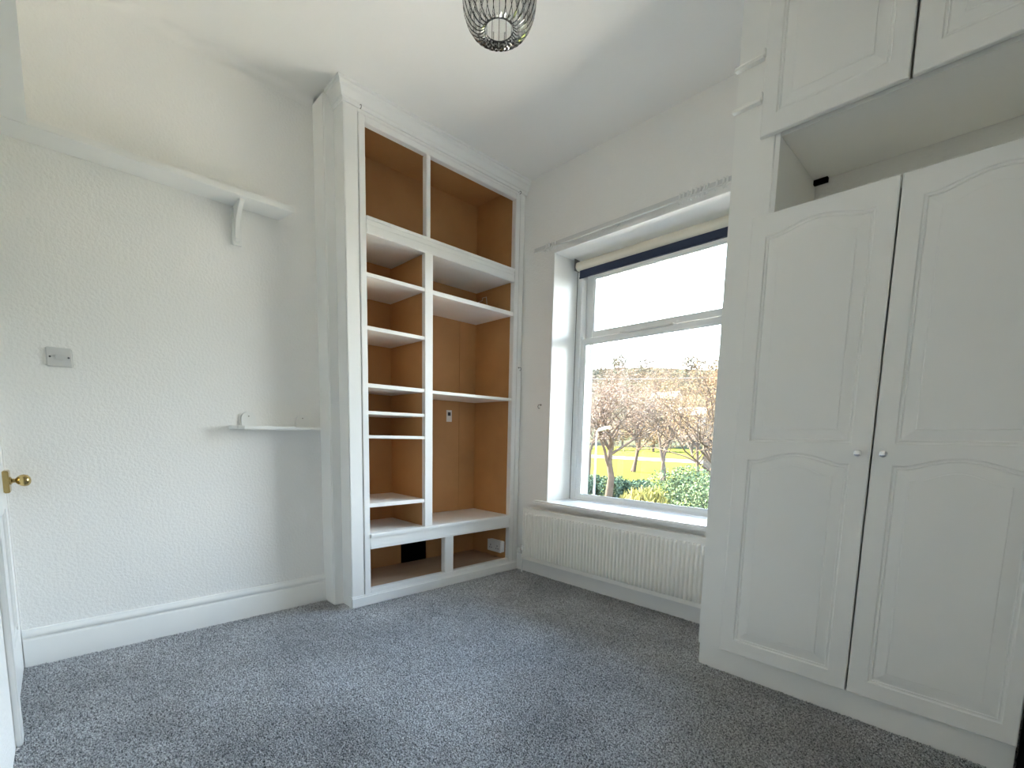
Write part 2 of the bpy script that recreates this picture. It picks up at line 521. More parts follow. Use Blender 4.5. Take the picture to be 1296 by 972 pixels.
# cornice with mitred return
prof = [(0.0, 2.822), (0.008, 2.822), (0.008, 2.840), (0.014, 2.846), (0.018, 2.860), (0.026, 2.880), (0.034, 2.890), (0.036, 2.905), (0.044, 2.910), (0.044, CEIL), (0.0, CEIL)]
path = [(-2.748, 1.236, 0, -1), (CF, 1.236, 1, -1), (CF, WW, 1, 0)]
vs_, fs = [], []
n = len(prof)
for X, Y, ox, oy in path:
    for d, z in prof:
        vs_.append((X + ox * d, Y + oy * d, z))
for i in range(2):
    for k in range(n):
        fs.append((i * n + k, i * n + (k + 1) % n, (i + 1) * n + (k + 1) % n, (i + 1) * n + k))
fs += [tuple(range(n)), tuple(range(3 * n - 1, 2 * n - 1, -1))]
MB().add(vs_, fs).build('cornice', G, cup)
# upper post, rail, middle upright
MB().box(CF - 0.045, CF, 1.770, 1.800, 2.285, 2.768).build('post', G, cup, bevel=0.003)
r = MB().box(CF - 0.035, CF, 1.360, 2.545, 2.190, 2.284).build('rail', G, cup, bevel=0.003)
MB().box(CF, CF + 0.007, 1.360, 2.545, 2.262, 2.284).build('rail_moulding', G, r, bevel=0.003)
MB().box(CF, CF + 0.004, 1.360, 2.545, 2.236, 2.252).build('rail_moulding', G, r, bevel=0.002)
MB().box(CF, CF + 0.006, 1.360, 2.545, 2.190, 2.222).build('rail_moulding', G, r, bevel=0.003)
MB().box(CF - 0.035, CF + 0.001, 1.759, 1.819, 0.446, 2.190).build('upright', G, cup, bevel=0.002)
MB().box(CB, CF - 0.035, 1.766, 1.812, 0.446, 2.190).build('divider', H_, cup)
# brown lining boards
bx('back_panel', H_, cup, CB - 0.02, CB, 1.20, 2.64, 2.21, 2.87, 0)
bx('back_panel', H_, cup, CB - 0.02, CB, 1.20, 1.79, 0.44, 2.209, 0)
bx('back_panel', H_, cup, CB - 0.02, CB, 1.791, 2.379, 0.44, 2.209, 0)
bx('back_panel', H_, cup, CB - 0.02, CB, 2.381, 2.64, 0.44, 2.209, 0)
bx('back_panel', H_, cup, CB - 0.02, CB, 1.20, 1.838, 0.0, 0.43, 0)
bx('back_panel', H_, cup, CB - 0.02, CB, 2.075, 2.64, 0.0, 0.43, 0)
bx('recess_shade_sheet', M['recess_shade'], cup, -3.275, -3.26, 1.20, 2.64, 0.0, 0.44, 0)  # near-black sheet added behind the gap, shade put into its colour
bx('side_panel', H_, cup, CB, CF - 0.04, 2.546, 2.566, 0.0, 2.87, 0)
bx('side_panel', H_, cup, CB, CF - 0.04, 1.335, 1.355, 0.0, 2.87, 0)
bx('top_panel', H_, cup, CB, CF - 0.04, 1.355, 2.546, 2.850, 2.868, 0)
bx('cabinet_floor', M['floorboard'], cup, CB, CF - 0.02, 1.355, 2.546, 0.06, 0.088, 0)
# white shelves
bx('shelf', SW, cup, CB, CF - 0.035, 1.355, 2.546, 2.195, 2.212)
for z1, th in ((1.978, 0.022), (1.680, 0.022), (1.351, 0.023), (1.190, 0.019), (1.046, 0.019), (0.632, 0.024)):
    s_ = bx('shelf', SW, cup, CB + 0.002, CF - 0.004, 1.357, 1.765, z1 - th, z1)
for z1, th in ((1.978, 0.028), (1.345, 0.019)):
    bx('shelf', SW, cup, CB + 0.002, CF - 0.004, 1.813, 2.545, z1 - th, z1)
bx('counter', SW, cup, CB, CF - 0.03, 1.355, 2.546, 0.422, 0.446)
r = MB().box(CF - 0.035, CF, 1.360, 2.545, 0.350, 0.445).build('rail', G, cup, bevel=0.003)
MB().box(CF, CF + 0.010, 1.360, 2.545, 0.420, 0.445).build('rail_moulding', G, r, bevel=0.004)
MB().box(CF, CF + 0.006, 1.360, 2.545, 0.350, 0.370).build('rail_moulding', G, r, bevel=0.003)
MB().box(CF - 0.045, CF, 1.925, 2.0, 0.098, 0.350).build('post', G, cup, bevel=0.003)
MB().box(CF - 0.002, CF + 0.004, 1.925, 1.968, 0.098, 0.350).build('post_strip', G, cup, bevel=0.002)
MB().box(CF - 0.04, CF + 0.003, 1.360, 2.545, 0.068, 0.098).build('bottom_rail', G, cup, bevel=0.003)
r = MB().box(CF - 0.03, CF + 0.013, 1.229, WW - 0.024, 0, 0.066).build('plinth', G, cup, bevel=0.006, segs=3)
MB().box(CF - 0.03, CF + 0.006, 1.232, WW - 0.024, 0.066, 0.072).build('plinth_bead', G, r, bevel=0.002)

# ------------------------------------------------------------------ wardrobe with overhead cupboards
WFY = 2.140       # front face of the doors
ward = thing('wardrobe', (-0.40, 2.40, 0), 'white fitted wardrobe with two tall arched-panel doors', 'wardrobe')
S = M['satin']
MB().box(-0.905, -0.745, 2.1445, 2.165, 0.108, CEIL - 0.004).build('end_stile', S, ward, bevel=0.002)
MB().box(-0.905, -0.887, 2.165, WW - 0.004, 0.0, CEIL - 0.004).build('end_panel', S, ward)
MB().box(-0.745, -0.7449 + 0.018, 2.150, WW - 0.004, 1.93, 2.262).build('niche_side', S, ward)
MB().box(-0.888, 0.117, 2.161, 2.178, 0, 0.107).build('plinth', S, ward, bevel=0.002)
MB().box(-0.887, 0.117, 2.165, WW - 0.004, 1.925, 1.945).build('top_panel', S, ward)
MB().box(0.099, 0.117, 2.165, WW - 0.004, 0.0, 2.249).build('end_panel', S, ward)

def arch_outline(x0, x1, z0, zs, rise, N=40, arch=True):
    """panel outline, anticlockwise seen from the room, with a cathedral arch along the top"""
    pts = [(x0, z0), (x1, z0)]
    if not arch:
        return pts + [(x1, zs), (x0, zs)]
    w = x1 - x0
    for i in range(N + 1):
        t = i / N
        x = x1 - w * t
        u = min(t, 1 - t) * 2           # 0 at shoulders, 1 at apex
        if u < 0.16:
            k = 0.0
        else:
            s = (u - 0.16) / 0.84
            k = math.sin(s * math.pi / 2) ** 1.35
        pts.append((x, zs + rise * k))
    return pts

def inset(pts, d):
    n = len(pts)
    out = []
    for i in range(n):
        p0, p1, p2 = Vector(pts[i - 1]), Vector(pts[i]), Vector(pts[(i + 1) % n])
        a, b = (p1 - p0).normalized(), (p2 - p1).normalized()
        na, nb = Vector((-a.y, a.x)), Vector((-b.y, b.x))
        m = (na + nb)
        m = m / max(m.dot(na), 0.3)
        q = p1 + m * d
        out.append((q.x, q.y))
    return out

def routed_door(name, parent, x0, x1, z0, z1, panels, yf=WFY, th=0.019, mat=None):
    """a slab with routed raised panels; each panel is (x0, x1, z0, shoulder z, rise, arched)"""
    bm = bmesh.new()
    root = parent.location
    def vert(x, z, depth):
        return bm.verts.new((x - root.x, yf + depth - root.y, z - root.z))
    e_r = 0.003
    rect0 = [(x0, z0), (x1, z0), (x1, z1), (x0, z1)]
    rect1 = inset(rect0, e_r)
    outer = [vert(x, z, 0) for x, z in rect1]
    edges = [bm.edges.new((outer[i], outer[(i + 1) % 4])) for i in range(4)]
    prof_ = [(0.0, 0.0), (0.003, 0.0045), (0.0075, 0.0055), (0.0115, 0.0035), (0.013, 0.0065), (0.016, 0.0068), (0.046, 0.0022), (0.050, 0.0022), (0.0515, 0.0006), (0.0535, 0.0004)]
    for px0, px1, pz0, pzs, rise, ar in panels:
        prev = None
        for d, h in prof_:
            ring = [vert(x, z, h) for x, z in arch_outline(px0 + d, px1 - d, pz0 + d, pzs - d, rise, arch=ar)]
            nn = len(ring)
            if prev is None:
                edges += [bm.edges.new((ring[i], ring[(i + 1) % nn])) for i in range(nn)]
            else:
                for i in range(nn):
                    bm.faces.new((prev[i], prev[(i + 1) % nn], ring[(i + 1) % nn], ring[i]))
            prev = ring
        bm.faces.new(prev)
    bmesh.ops.triangle_fill(bm, use_beauty=True, use_dissolve=False, edges=edges, normal=(0, -1, 0))
    mid = [vert(x, z, e_r) for x, z in rect0]
    back = [vert(x, z, th) for x, z in rect0]
    for i in range(4):
        j = (i + 1) % 4
        bm.faces.new((mid[i], mid[j], outer[j], outer[i]))
        bm.faces.new((back[i], back[j], mid[j], mid[i]))
    bm.faces.new(back)
    bmesh.ops.recalc_face_normals(bm, faces=bm.faces)
    me = bpy.data.meshes.new(name)
    bm.to_mesh(me)
    bm.free()
    me.materials.append(mat or S)
    ob = bpy.data.objects.new(name, me)
    COL.objects.link(ob)
    ob.parent = parent
    return ob

def door_panels(a, b):
    return [(a, b, 1.054, 1.876, 0.031, True), (a, b, 0.170, 0.977, 0.034, True)]
dl = routed_door('door', ward, -0.806, -0.3335, 0.110, 1.962, door_panels(-0.749, -0.392))
dr = routed_door('door', ward, -0.3275, 0.117, 0.110, 1.962, door_panels(-0.268, 0.080))
for d_, kx in ((dl, -0.367), (dr, -0.294)):
    k = MB().lathe([(0.0, 0.0), (0.009, 0.0), (0.009, 0.003), (0.005, 0.006), (0.005, 0.012), (0.010, 0.016), (0.0125, 0.021), (0.0115, 0.027), (0.006, 0.030), (0.0, 0.0305)],
                   (kx, WFY, 1.018), axis=(0, -1, 0), n=20).build('knob', M['chrome'], d_, smooth=True)
    k['label'] = 'small bright chrome knob'

over = thing('overhead_cupboard', (-0.35, 2.40, 2.25), 'white overhead cupboard above the open niche, up to the ceiling', 'cupboard')
MB().box(-0.7449, 0.117, 2.162, WW - 0.02, 2.250, 2.268).build('soffit', S, over)
MB().box(-0.744, 0.117, 2.60, WW - 0.004, 2.268, CEIL - 0.004).build('back_panel', S, over)
MB().box(0.099, 0.117, 2.162, 2.60, 2.268, CEIL - 0.004).build('end_panel', S, over)
routed_door('door', over, -0.796, -0.3395, 2.256, 2.900, [(-0.742, -0.393, 2.327, 2.815, 0.03, True)], yf=WFY - 0.016)
routed_door('door', over, -0.3305, 0.117, 2.256, 2.900, [(-0.268, 0.062, 2.329, 2.815, 0.03, True)], yf=WFY - 0.016)
MB().box(-0.7265, -0.672, 2.612, 2.634, 2.230, 2.2495).build('bracket', M['black'], over)  # no real bracket: black strip painted as the dark gap under the soffit
# two short battens on the end stile
for z in (2.562, 2.405):
    b_ = MB().prism([(2.1445, z - 0.010), (2.124, z - 0.008), (2.121, z), (2.126, z + 0.008), (2.1445, z + 0.010)], 0, -0.913, -0.806).build('batten', S, ward, smooth=True)
    MB().box(-0.812, -0.800, 2.122, 2.1445, z, z + 0.028).build('batten_end', S, b_, bevel=0.003)

o = MB().box(0.122, 0.70, 2.135, 2.160, 0.0, 1.45).build('black_board', M['black'], bevel=0.004)
tag(o, 'tall plain black board standing at the end of the white wardrobe', 'board')

# ------------------------------------------------------------------ radiator
rad = thing('radiator', (-1.72, 2.60, 0.115), 'white fluted panel radiator under the window sill', 'radiator')
RX0, RX1, RZ0, RZ1, RY = -2.483, -0.985, 0.117, 0.516, 2.560
pitch = 0.0267
N = int((RX1 - RX0 - 0.03) / pitch)
xs = [RX0, RX0 + 0.012]
xst = RX0 + 0.016
samples = [(0.0, 0.0), (0.17, 0.0), (0.27, 0.8), (0.36, 1.0), (0.64, 1.0), (0.73, 0.8), (0.83, 0.0)]
cols = [(RX0, 0), (RX0 + 0.012, 0)]
for i in range(N):
    for t, h in samples:
        cols.append((xst + (i + t) * pitch, h))
cols += [(xst + N * pitch, 0), (RX1, 0)]
rows = [(RZ0, 0), (RZ0 + 0.026, 0), (RZ0 + 0.030, 0.45), (RZ0 + 0.036, 0.85), (RZ0 + 0.044, 1), (RZ1 - 0.052, 1), (RZ1 - 0.044, 0.85), (RZ1 - 0.038, 0.45), (RZ1 - 0.034, 0), (RZ1 - 0.004, 0), (RZ1, -0.5)]
vs_ = [(x, RY + 0.010 - 0.020 * h * k if k >= 0 else RY + 0.010, z) for z, k in rows for x, h in cols]
nc = len(cols)
fs = [(j * nc + i, j * nc + i + 1, (j + 1) * nc + i + 1, (j + 1) * nc + i) for j in range(len(rows) - 1) for i in range(nc - 1)]
MB().add(vs_, fs).build('front_panel', M['radiator'], rad, smooth=True, fix=False)
MB().box(RX0, RX1, RY + 0.012, RY + 0.022, RZ0, RZ1 - 0.002).build('water_channel', M['radiator'], rad, bevel=0.002)
MB().box(RX0 + 0.02, RX1 - 0.02, RY + 0.016, RY + 0.058, RZ0 + 0.03, RZ1 - 0.02).build('convector_fins', M['radiator'], rad)
MB().box(RX0 + 0.001, RX1 - 0.001, RY + 0.004, RY + 0.062, RZ1 - 0.006, RZ1 + 0.004).build('top_cover', M['radiator'], rad, bevel=0.003)
for a in (RX0 - 0.002, RX1 - 0.004):
    MB().box(a, a + 0.006, RY + 0.002, RY + 0.060, RZ0, RZ1).build('side_cover', M['radiator'], rad, bevel=0.002)
v_ = MB().lathe([(0.0, 0), (0.010, 0), (0.010, 0.02), (0.014, 0.022), (0.014, 0.045), (0.011, 0.05), (0.011, 0.075), (0, 0.076)], (RX0 - 0.030, RY + 0.035, 0.150), n=14).build('valve', M['chrome'], rad, smooth=True)
MB().tube([(RX0 - 0.030, RY + 0.035, 0.165), (RX0 + 0.005, RY + 0.035, 0.165)], 0.010, 10).build('valve_tail', M['steel'], v_)
MB().tube([(RX0 - 0.030, RY + 0.035, 0.0), (RX0 - 0.030, RY + 0.035, 0.150)], 0.0075, 10).build('pipe', M['gloss'], rad, smooth=True)
MB().box(-2.30, -2.26, RY + 0.06, WW - 0.001, 0.30, 0.46).build('wall_bracket', M['radiator'], rad)
MB().box(-1.20, -1.16, RY + 0.06, WW - 0.001, 0.30, 0.46).build('wall_bracket', M['radiator'], rad)

# ------------------------------------------------------------------ roller blind and curtain track
BY, BZ = 2.862, 2.296
blind = thing('roller_blind', (-1.63, BY, BZ), 'rolled-up navy and cream roller blind at the top of the window', 'blind')
MB().tube([(-2.272, BY, BZ), (-0.985, BY, BZ)], 0.031, 24).build('roll', M['cream'], blind, smooth=True)
MB().box(-2.255, -1.0, BY - 0.002, BY + 0.002, 2.214, 2.290).build('fabric_flap', M['navy'], blind, bevel=0.001)
MB().tube([(-2.255, BY, 2.214), (-1.0, BY, 2.214)], 0.006, 10).build('bottom_bar', M['navy'], blind, smooth=True)
for a in (-2.283, -0.978):
    br = MB().box(a - 0.002, a + 0.001, BY - 0.03, BY + 0.03, BZ - 0.03, WZ1 - 0.008).build('end_bracket', M['steel'], blind, bevel=0.0005)
    MB().lathe([(0, 0), (0.020, 0), (0.020, 0.01), (0, 0.011)], (a + 0.001, BY, BZ), axis=(1, 0, 0), n=16).build('end_plug', M['plastic'], br, smooth=True)

track = thing('curtain_track', (-1.75, 2.63, 2.40), 'slim white plastic curtain track with loose gliders above the window', 'curtain track')
MB().box(-2.497, -0.93, 2.628, 2.636, 2.386, 2.416).build('rail', M['rail_plastic'], track, bevel=0.002)
MB().box(-2.497, -0.93, 2.622, 2.634, 2.384, 2.390).build('rail_lip', M['plastic'], track, bevel=0.001)
for x in (-2.40, -1.80, -1.25):
    MB().box(x - 0.012, x + 0.012, 2.634, WW, 2.380, 2.412).build('wall_clip', M['rail_plastic'], track, bevel=0.002)
gx = [-2.372, -2.352, -2.318, -2.296, -1.385, -1.362, -1.338, -1.314, -1.292, -1.268, -1.246, -1.228, -1.18, -1.145, -1.128]
for i, x in enumerate(gx):
    jz = rnd.uniform(-0.004, 0.004)
    dx = rnd.uniform(-0.006, 0.006)
    g = MB()
    g.box(x - 0.004, x + 0.004, 2.616, 2.630, 2.388, 2.418)
    gl = g.build('glider', M['plastic'], track, bevel=0.001)
    ring = [(x + dx * k / 8, 2.617 - 0.011 * math.sin(k * math.pi / 6), 2.376 + jz + 0.013 * math.cos(k * math.pi / 6)) for k in range(0, 10)]
    MB().tube(ring, 0.0022, 6).build('eyelet', M['plastic'], gl, smooth=True)

# ------------------------------------------------------------------ things on the textured wall
sh = thing('corner_shelf', (LW, DW, 2.21), 'high white wall shelf running round the corner over the light switch', 'shelf')
MB().prism([(LW, DW), (-2.713, DW), (-2.713, 1.001), (LW, 0.975)], 2, 2.212, 2.240).build('board', G, sh, bevel=0.003)
MB().box(-2.712, -0.85, DW, -0.002, 2.212, 2.240).build('board', G, sh, bevel=0.003)
def gallows(yc, h=0.178, d=0.135):
    pts = [(LW + 0.002, 2.212), (LW + d, 2.212), (LW + d - 0.004, 2.200)]
    for i in range(9):
        t = i / 8
        pts.append((LW + 0.028 + (d - 0.035) * (1 - t) ** 2.6, 2.200 - (h - 0.03) * t))
    pts += [(LW + 0.032, 2.212 - h + 0.012), (LW + 0.026, 2.212 - h), (LW + 0.002, 2.212 - h)]
    return MB().prism(pts, 1, yc - 0.011, yc + 0.011).build('bracket', G, sh, bevel=0.002)
gallows(0.757)
gallows(-0.112)
MB().box(LW, LW + 0.018, 0.735, 0.779, 2.02, 2.20).build('bracket_back', G, sh, bevel=0.002)

ss = thing('display_shelf', (LW, 0.91, 1.062), 'small white display shelf with two arched brackets beside the bookcase', 'shelf')
MB().prism([(LW, 0.678), (LW + 0.05, 0.678), (LW + 0.092, 0.70), (LW + 0.105, 0.73), (LW + 0.105, 1.115), (LW + 0.09, 1.140), (LW + 0.06, 1.150), (LW, 1.150)], 2, 1.066, 1.085).build('board', G, ss, bevel=0.004, segs=3)
for yc in (0.776, 1.066):
    pts = [(yc - 0.038, 1.085), (yc + 0.038, 1.085)] + [(yc + 0.038 * math.cos(a), 1.122 + 0.038 * math.sin(a)) for a in [i * math.pi / 14 for i in range(15)]]
    b_ = MB().prism(pts, 0, LW, LW + 0.016).build('arched_bracket', G, ss, bevel=0.002)
    MB().lathe([(0, 0), (0.0035, 0), (0.003, 0.001), (0, 0.0012)], (LW + 0.016, yc, 1.137), axis=(1, 0, 0), n=10).build('screw', M['steel'], b_)

sw = thing('light_switch', (LW, 0.033, 1.358), 'grey-white single light switch on the textured wall', 'light switch')
MB().box(LW, LW + 0.010, -0.010, 0.076, 1.316, 1.399).build('plate', M['switch_plate'], sw, bevel=0.004, segs=3)
MB().prism([(LW + 0.0095, 1.346), (LW + 0.0120, 1.347), (LW + 0.0175, 1.369), (LW + 0.0095, 1.370)], 1, 0.022, 0.044).build('rocker', M['switch_plate'], sw)
for yc in (0.003, 0.063):
    MB().lathe([(0, 0), (0.004, 0), (0.0035, 0.0008), (0, 0.001)], (LW + 0.010, yc, 1.358), axis=(1, 0, 0), n=10).build('screw', M['dark_grey'], sw)

# ------------------------------------------------------------------ small things in and on the bookcase
so = thing('double_socket', (-2.735, 2.546, 0.185), 'white double power socket on the inside of the bookcase', 'power socket')
MB().box(-2.812, -2.658, 2.508, 2.546, 0.140, 0.228).build('back_box', M['plastic'], so, bevel=0.004)
fp = MB().box(-2.814, -2.656, 2.499, 2.508, 0.138, 0.230).build('face_plate', M['plastic'], so, bevel=0.003)
for xc in (-2.775, -2.698):
    MB().box(xc - 0.007, xc + 0.007, 2.4965, 2.4992, 0.200, 0.216).build('rocker', M['plastic'], fp, bevel=0.001)
    for dx, dz, w_, h_ in ((0, 0.012, 0.003, 0.006), (-0.011, -0.008, 0.005, 0.0025), (0.011, -0.008, 0.005, 0.0025)):
        MB().box(xc + dx - w_, xc + dx + w_, 2.4984, 2.4991, 0.175 + dz - h_, 0.175 + dz + h_).build('pin_hole', M['dark_grey'], fp)

st = thing('wall_sticker', (CB, 2.28, 1.163), 'small white card with a dark square on brown bookcase back', 'card')
c_ = MB().box(CB, CB + 0.003, 2.254, 2.305, 1.163, 1.254).build('card', M['plastic'], st)
MB().box(CB + 0.003, CB + 0.0036, 2.266, 2.293, 1.210, 1.238).build('dark_square', M['dark_grey'], c_)

def hook(label, base, out, size):
    """little metal cup hook: base point, outward unit vector"""
    b = Vector(base)
    u = Vector(out)
    side = Vector((0, 0, 1))
    pts = [b, b + u * size * 0.8]
    for i in range(1, 9):
        a = i * math.pi * 1.15 / 8
        pts.append(b + u * (size * 0.8 + size * 0.55 * math.sin(a)) + side * (-size * 0.55 + size * 0.55 * math.cos(a)) )
    o_ = thing('cup_hook', base, label, 'hook')
    MB().tube(pts, size * 0.11, 6).build('wire', M['steel'], o_, smooth=True)
    MB().lathe([(0, 0), (size * 0.3, 0), (size * 0.25, size * 0.1), (0, size * 0.12)], base, axis=out, n=10).build('collar', M['steel'], o_, smooth=True)
hook('small steel hook halfway up the bookcase edge beside the window wall', (CF - 0.002, 2.612, 1.580), (1, 0, 0), 0.020)
hook('tiny steel hook under the cornice beside the wall shelf side', (CF - 0.001, 1.330, 2.838), (1, 0, 0), 0.018)
hook('tiny steel hook under the cornice in the window corner', (CF - 0.001, 2.572, 2.826), (1, 0, 0), 0.018)
hook('small dark hook on the wall beside the window reveal', (-2.413, WW, 1.295), (0, -1, 0), 0.024)
wf = thing('wire_clip', (-2.955, 2.546, 2.10), 'thin pale wire clip on the brown side inside the bookcase', 'clip')
MB().tube([(-3.0, 2.54, 2.0), (-3.0, 2.53, 2.12), (-2.955, 2.53, 2.12), (-2.955, 2.53, 2.14), (-2.91, 2.53, 2.14), (-2.91, 2.545, 2.04)], 0.0025, 6).build('wire', M['rail_plastic'], wf, smooth=True)

# ------------------------------------------------------------------ door in the near wall
door = thing('door_1', (DX0, DW, 0), 'white panelled door with brass rim knob', 'door', kind='structure')
MB().box(DX0 + 0.002, DX1 - 0.002, -0.209, -0.180, 0.004, DZ - 0.002).build('leaf', G, door, bevel=0.002)
def dpiece(name, x0, x1, z0, z1, y1=-0.169):
    return MB().box(x0, x1, -0.1805, y1, z0, z1).build(name, G, door, bevel=0.003)
dpiece('stile', DX0 + 0.002, DX0 + 0.095, 0.004, DZ - 0.002)
dpiece('stile', DX1 - 0.095, DX1 - 0.002, 0.004, DZ - 0.002)
dpiece('rail', DX0 + 0.095, DX1 - 0.095, 0.004, 0.21)
dpiece('rail', DX0 + 0.095, DX1 - 0.095, 0.72, 0.90)
dpiece('rail', DX0 + 0.095, DX1 - 0.095, 1.87, DZ - 0.002)
xm = (DX0 + DX1) / 2
dpiece('muntin', xm - 0.045, xm + 0.045, 0.21, 0.72)
dpiece('muntin', xm - 0.045, xm + 0.045, 0.90, 1.87)
for x0, x1 in ((DX0 + 0.095, xm - 0.045), (xm + 0.045, DX1 - 0.095)):
    for z0, z1 in ((0.21, 0.72), (0.90, 1.87)):
        fr = MB()
        fr.box(x0, x0 + 0.014, -0.181, -0.173, z0, z1).box(x1 - 0.014, x1, -0.181, -0.173, z0, z1)
        fr.box(x0, x1, -0.181, -0.173, z0, z0 + 0.014).box(x0, x1, -0.181, -0.173, z1 - 0.014, z1)
        fr.build('panel_moulding', G, door, bevel=0.002)
lk = MB().box(-2.835, -2.745, -0.169, -0.150, 0.785, 0.875).build('rim_lock', M['brass'], door, bevel=0.003)
MB().lathe([(0, 0), (0.016, 0), (0.016, 0.004), (0.009, 0.008), (0.008, 0.016), (0.014, 0.021), (0.0225, 0.031), (0.025, 0.042), (0.022, 0.053), (0.012, 0.061), (0, 0.063)],
           (-2.775, -0.150, 0.833), axis=(0, 1, 0), n=24).build('knob', M['brass'], lk, smooth=True)
MB().box(DX1, DX1 + 0.07, DW - 0.001, DW + 0.018, 0, DZ + 0.06).build('architrave', G, door, bevel=0.005)
MB().box(DX0 - 0.012, DX1, DW - 0.001, DW + 0.006, DZ, DZ + 0.06).build('architrave', G, door, bevel=0.003)

# ------------------------------------------------------------------ pendant lamp
PX, PY, PZ, PR = -1.39, 1.25, 2.59, 0.13
lamp = thing('pendant_lamp', (PX, PY, CEIL), 'round smoky crystal globe pendant lamp with dark wire ribs', 'pendant lamp')
MB().lathe([(0.0, 0.0), (0.05, 0.0), (0.048, -0.018), (0.02, -0.03), (0.0, -0.032)], (PX, PY, CEIL), n=24).build('ceiling_rose', M['plastic'], lamp, smooth=True)
MB().tube([(PX, PY, CEIL - 0.03), (PX, PY, PZ + 0.16)], 0.004, 8).build('flex', M['plastic'], lamp, smooth=True)
MB().lathe([(0.0, 0.17), (0.016, 0.17), (0.020, 0.15), (0.020, 0.105), (0.014, 0.10), (0, 0.10)], (PX, PY, PZ), n=18).build('lampholder', M['chrome'], lamp, smooth=True)
# globe profile from the bottom ring over a slightly drooping lip to the top ring: (radius, height)
GP = [(0.050, -0.094), (0.064, -0.104), (0.082, -0.102), (0.100, -0.089), (0.116, -0.066), (0.127, -0.034), (0.130, 0.0),
      (0.128, 0.032), (0.120, 0.060), (0.106, 0.084), (0.088, 0.100), (0.068, 0.109), (0.052, 0.112)]
def globe_pt(i, lon, dr=0.0):
    r_, h_ = GP[i]
    d_ = Vector((r_, h_)).normalized() * dr
    return (PX + (r_ + d_.x) * math.cos(lon), PY + (r_ + d_.x) * math.sin(lon), PZ + h_ + d_.y)
A0, A1 = 0, len(GP) - 1
def hoop(lat, rad_, name):
    pts = [globe_pt(lat, 2 * math.pi * k / 48) for k in range(49)]
    MB().tube(pts, rad_, 8, caps=False).build(name, M['dark_metal'], lamp, smooth=True)
hoop(A0, 0.0022, 'bottom_ring')
hoop(A1, 0.0022, 'top_ring')
for k in range(3):
    a = k * math.pi / 3
    pa, pb = globe_pt(A1, a), globe_pt(A1, a + math.pi)
    MB().tube([pa, pb], 0.0014, 6).build('carrier_wire', M['dark_metal'], lamp)
NR = 30
NL = len(GP)
for k in range(NR):
    lon = 2 * math.pi * (k + 0.5) / NR
    lats = range(NL)
    MB().tube([globe_pt(t, lon) for t in lats], 0.0014, 5).build('rib', M['dark_metal'], lamp, smooth=True)
    # faceted crystal strip between two ribs, thicker in its middle
    lon2 = lon + math.pi / NR
    vs_, fs = [], []
    for t in lats:
        hw = math.pi / NR * 0.8
        for dl_, rr in ((-hw, -0.001), (-hw * 0.45, 0.002), (hw * 0.45, 0.002), (hw, -0.001), (0.0, -0.004)):
            vs_.append(globe_pt(t, lon2 + dl_, rr))
    for i in range(NL - 1):
        for j in range(5):
            fs.append((i * 5 + j, i * 5 + (j + 1) % 5, (i + 1) * 5 + (j + 1) % 5, (i + 1) * 5 + j))
    fs += [tuple(range(5)), tuple((NL - 1) * 5 + j for j in (4, 3, 2, 1, 0))]
    MB().add(vs_, fs).build('crystal', M['crystal'], lamp)

# ------------------------------------------------------------------ outdoors, seen through the window
GZ = -3.0
def ground_h(x, y):
    if y < 90:
        return GZ
    if y < 125:
        return GZ + 0.05 * (y - 90)
    t = y - 116
    return GZ + 0.20 * t + 0.0022 * t * t * (0.8 + 0.2 * math.sin(x * 0.03))
def terrain(x0, x1, y0, y1, nx, ny, name, mat):
    vs_ = [(x0 + (x1 - x0) * i / nx, y0 + (y1 - y0) * j / ny, ground_h(x0 + (x1 - x0) * i / nx, y0 + (y1 - y0) * j / ny)) for j in range(ny + 1) for i in range(nx + 1)]
    fs = [(j * (nx + 1) + i, j * (nx + 1) + i + 1, (j + 1) * (nx + 1) + i + 1, (j + 1) * (nx + 1) + i) for j in range(ny) for i in range(nx)]
    return MB().add(vs_, fs).build(name, mat, smooth='all')
o = terrain(-200, 80, 3.1, 125, 12, 14, 'ground', M['grass'])
tag(o, 'sunlit yellow-green lawn outside the window', 'ground', kind='structure')
o = terrain(-300, 60, 125, 215, 30, 12, 'hillside', M['hill'])
tag(o, 'hazy grey-green hillside rising beyond the lawn', 'hill', kind='structure')
o = MB().box(-60, 40, 3.2, 14.5, GZ, GZ + 0.03).build('bounce_ground', M['bounce_buff'])  # added out of view to bounce warm light up through the window
tag(o, 'unseen buff ground strip added below the window to bounce warm light', 'bounce_ground', kind='structure')
o = MB().box(-110, -20, 86, 88, GZ, GZ + 0.02).build('path', M['tarmac'])
tag(o, 'pale path crossing the far side of the lawn', 'path', kind='structure')
o = MB().box(-110, -10, 88.2, 88.6, GZ, GZ + 0.45).build('garden_wall', M['render_wall'])
tag(o, 'low pale wall along the far side of the lawn', 'wall', kind='structure')

def leaf_cloud(mb_, c, rx, ry, rz, n, size, r_, shell=0.55, up=0.0):
    for _ in range(n):
        while True:
            p = Vector((r_.uniform(-1, 1), r_.uniform(-1, 1), r_.uniform(-1, 1)))
            if shell < p.length < 1:
                break
        q = Vector((c[0] + p.x * rx, c[1] + p.y * ry, c[2] + p.z * rz))
        a = Vector((r_.uniform(-1, 1), r_.uniform(-1, 1), r_.uniform(-1, 1) + up)).normalized()
        b = a.cross(Vector((r_.uniform(-1, 1), r_.uniform(-1, 1), r_.uniform(-1, 1)))).normalized()
        s = size * r_.uniform(0.6, 1.4)
        l_ = s * (1 + up)
        mb_.add([q - a * l_ - b * s * 0.1, q - b * s * 0.5, q + a * l_, q + b * s * 0.5], [(0, 1, 2, 3)])

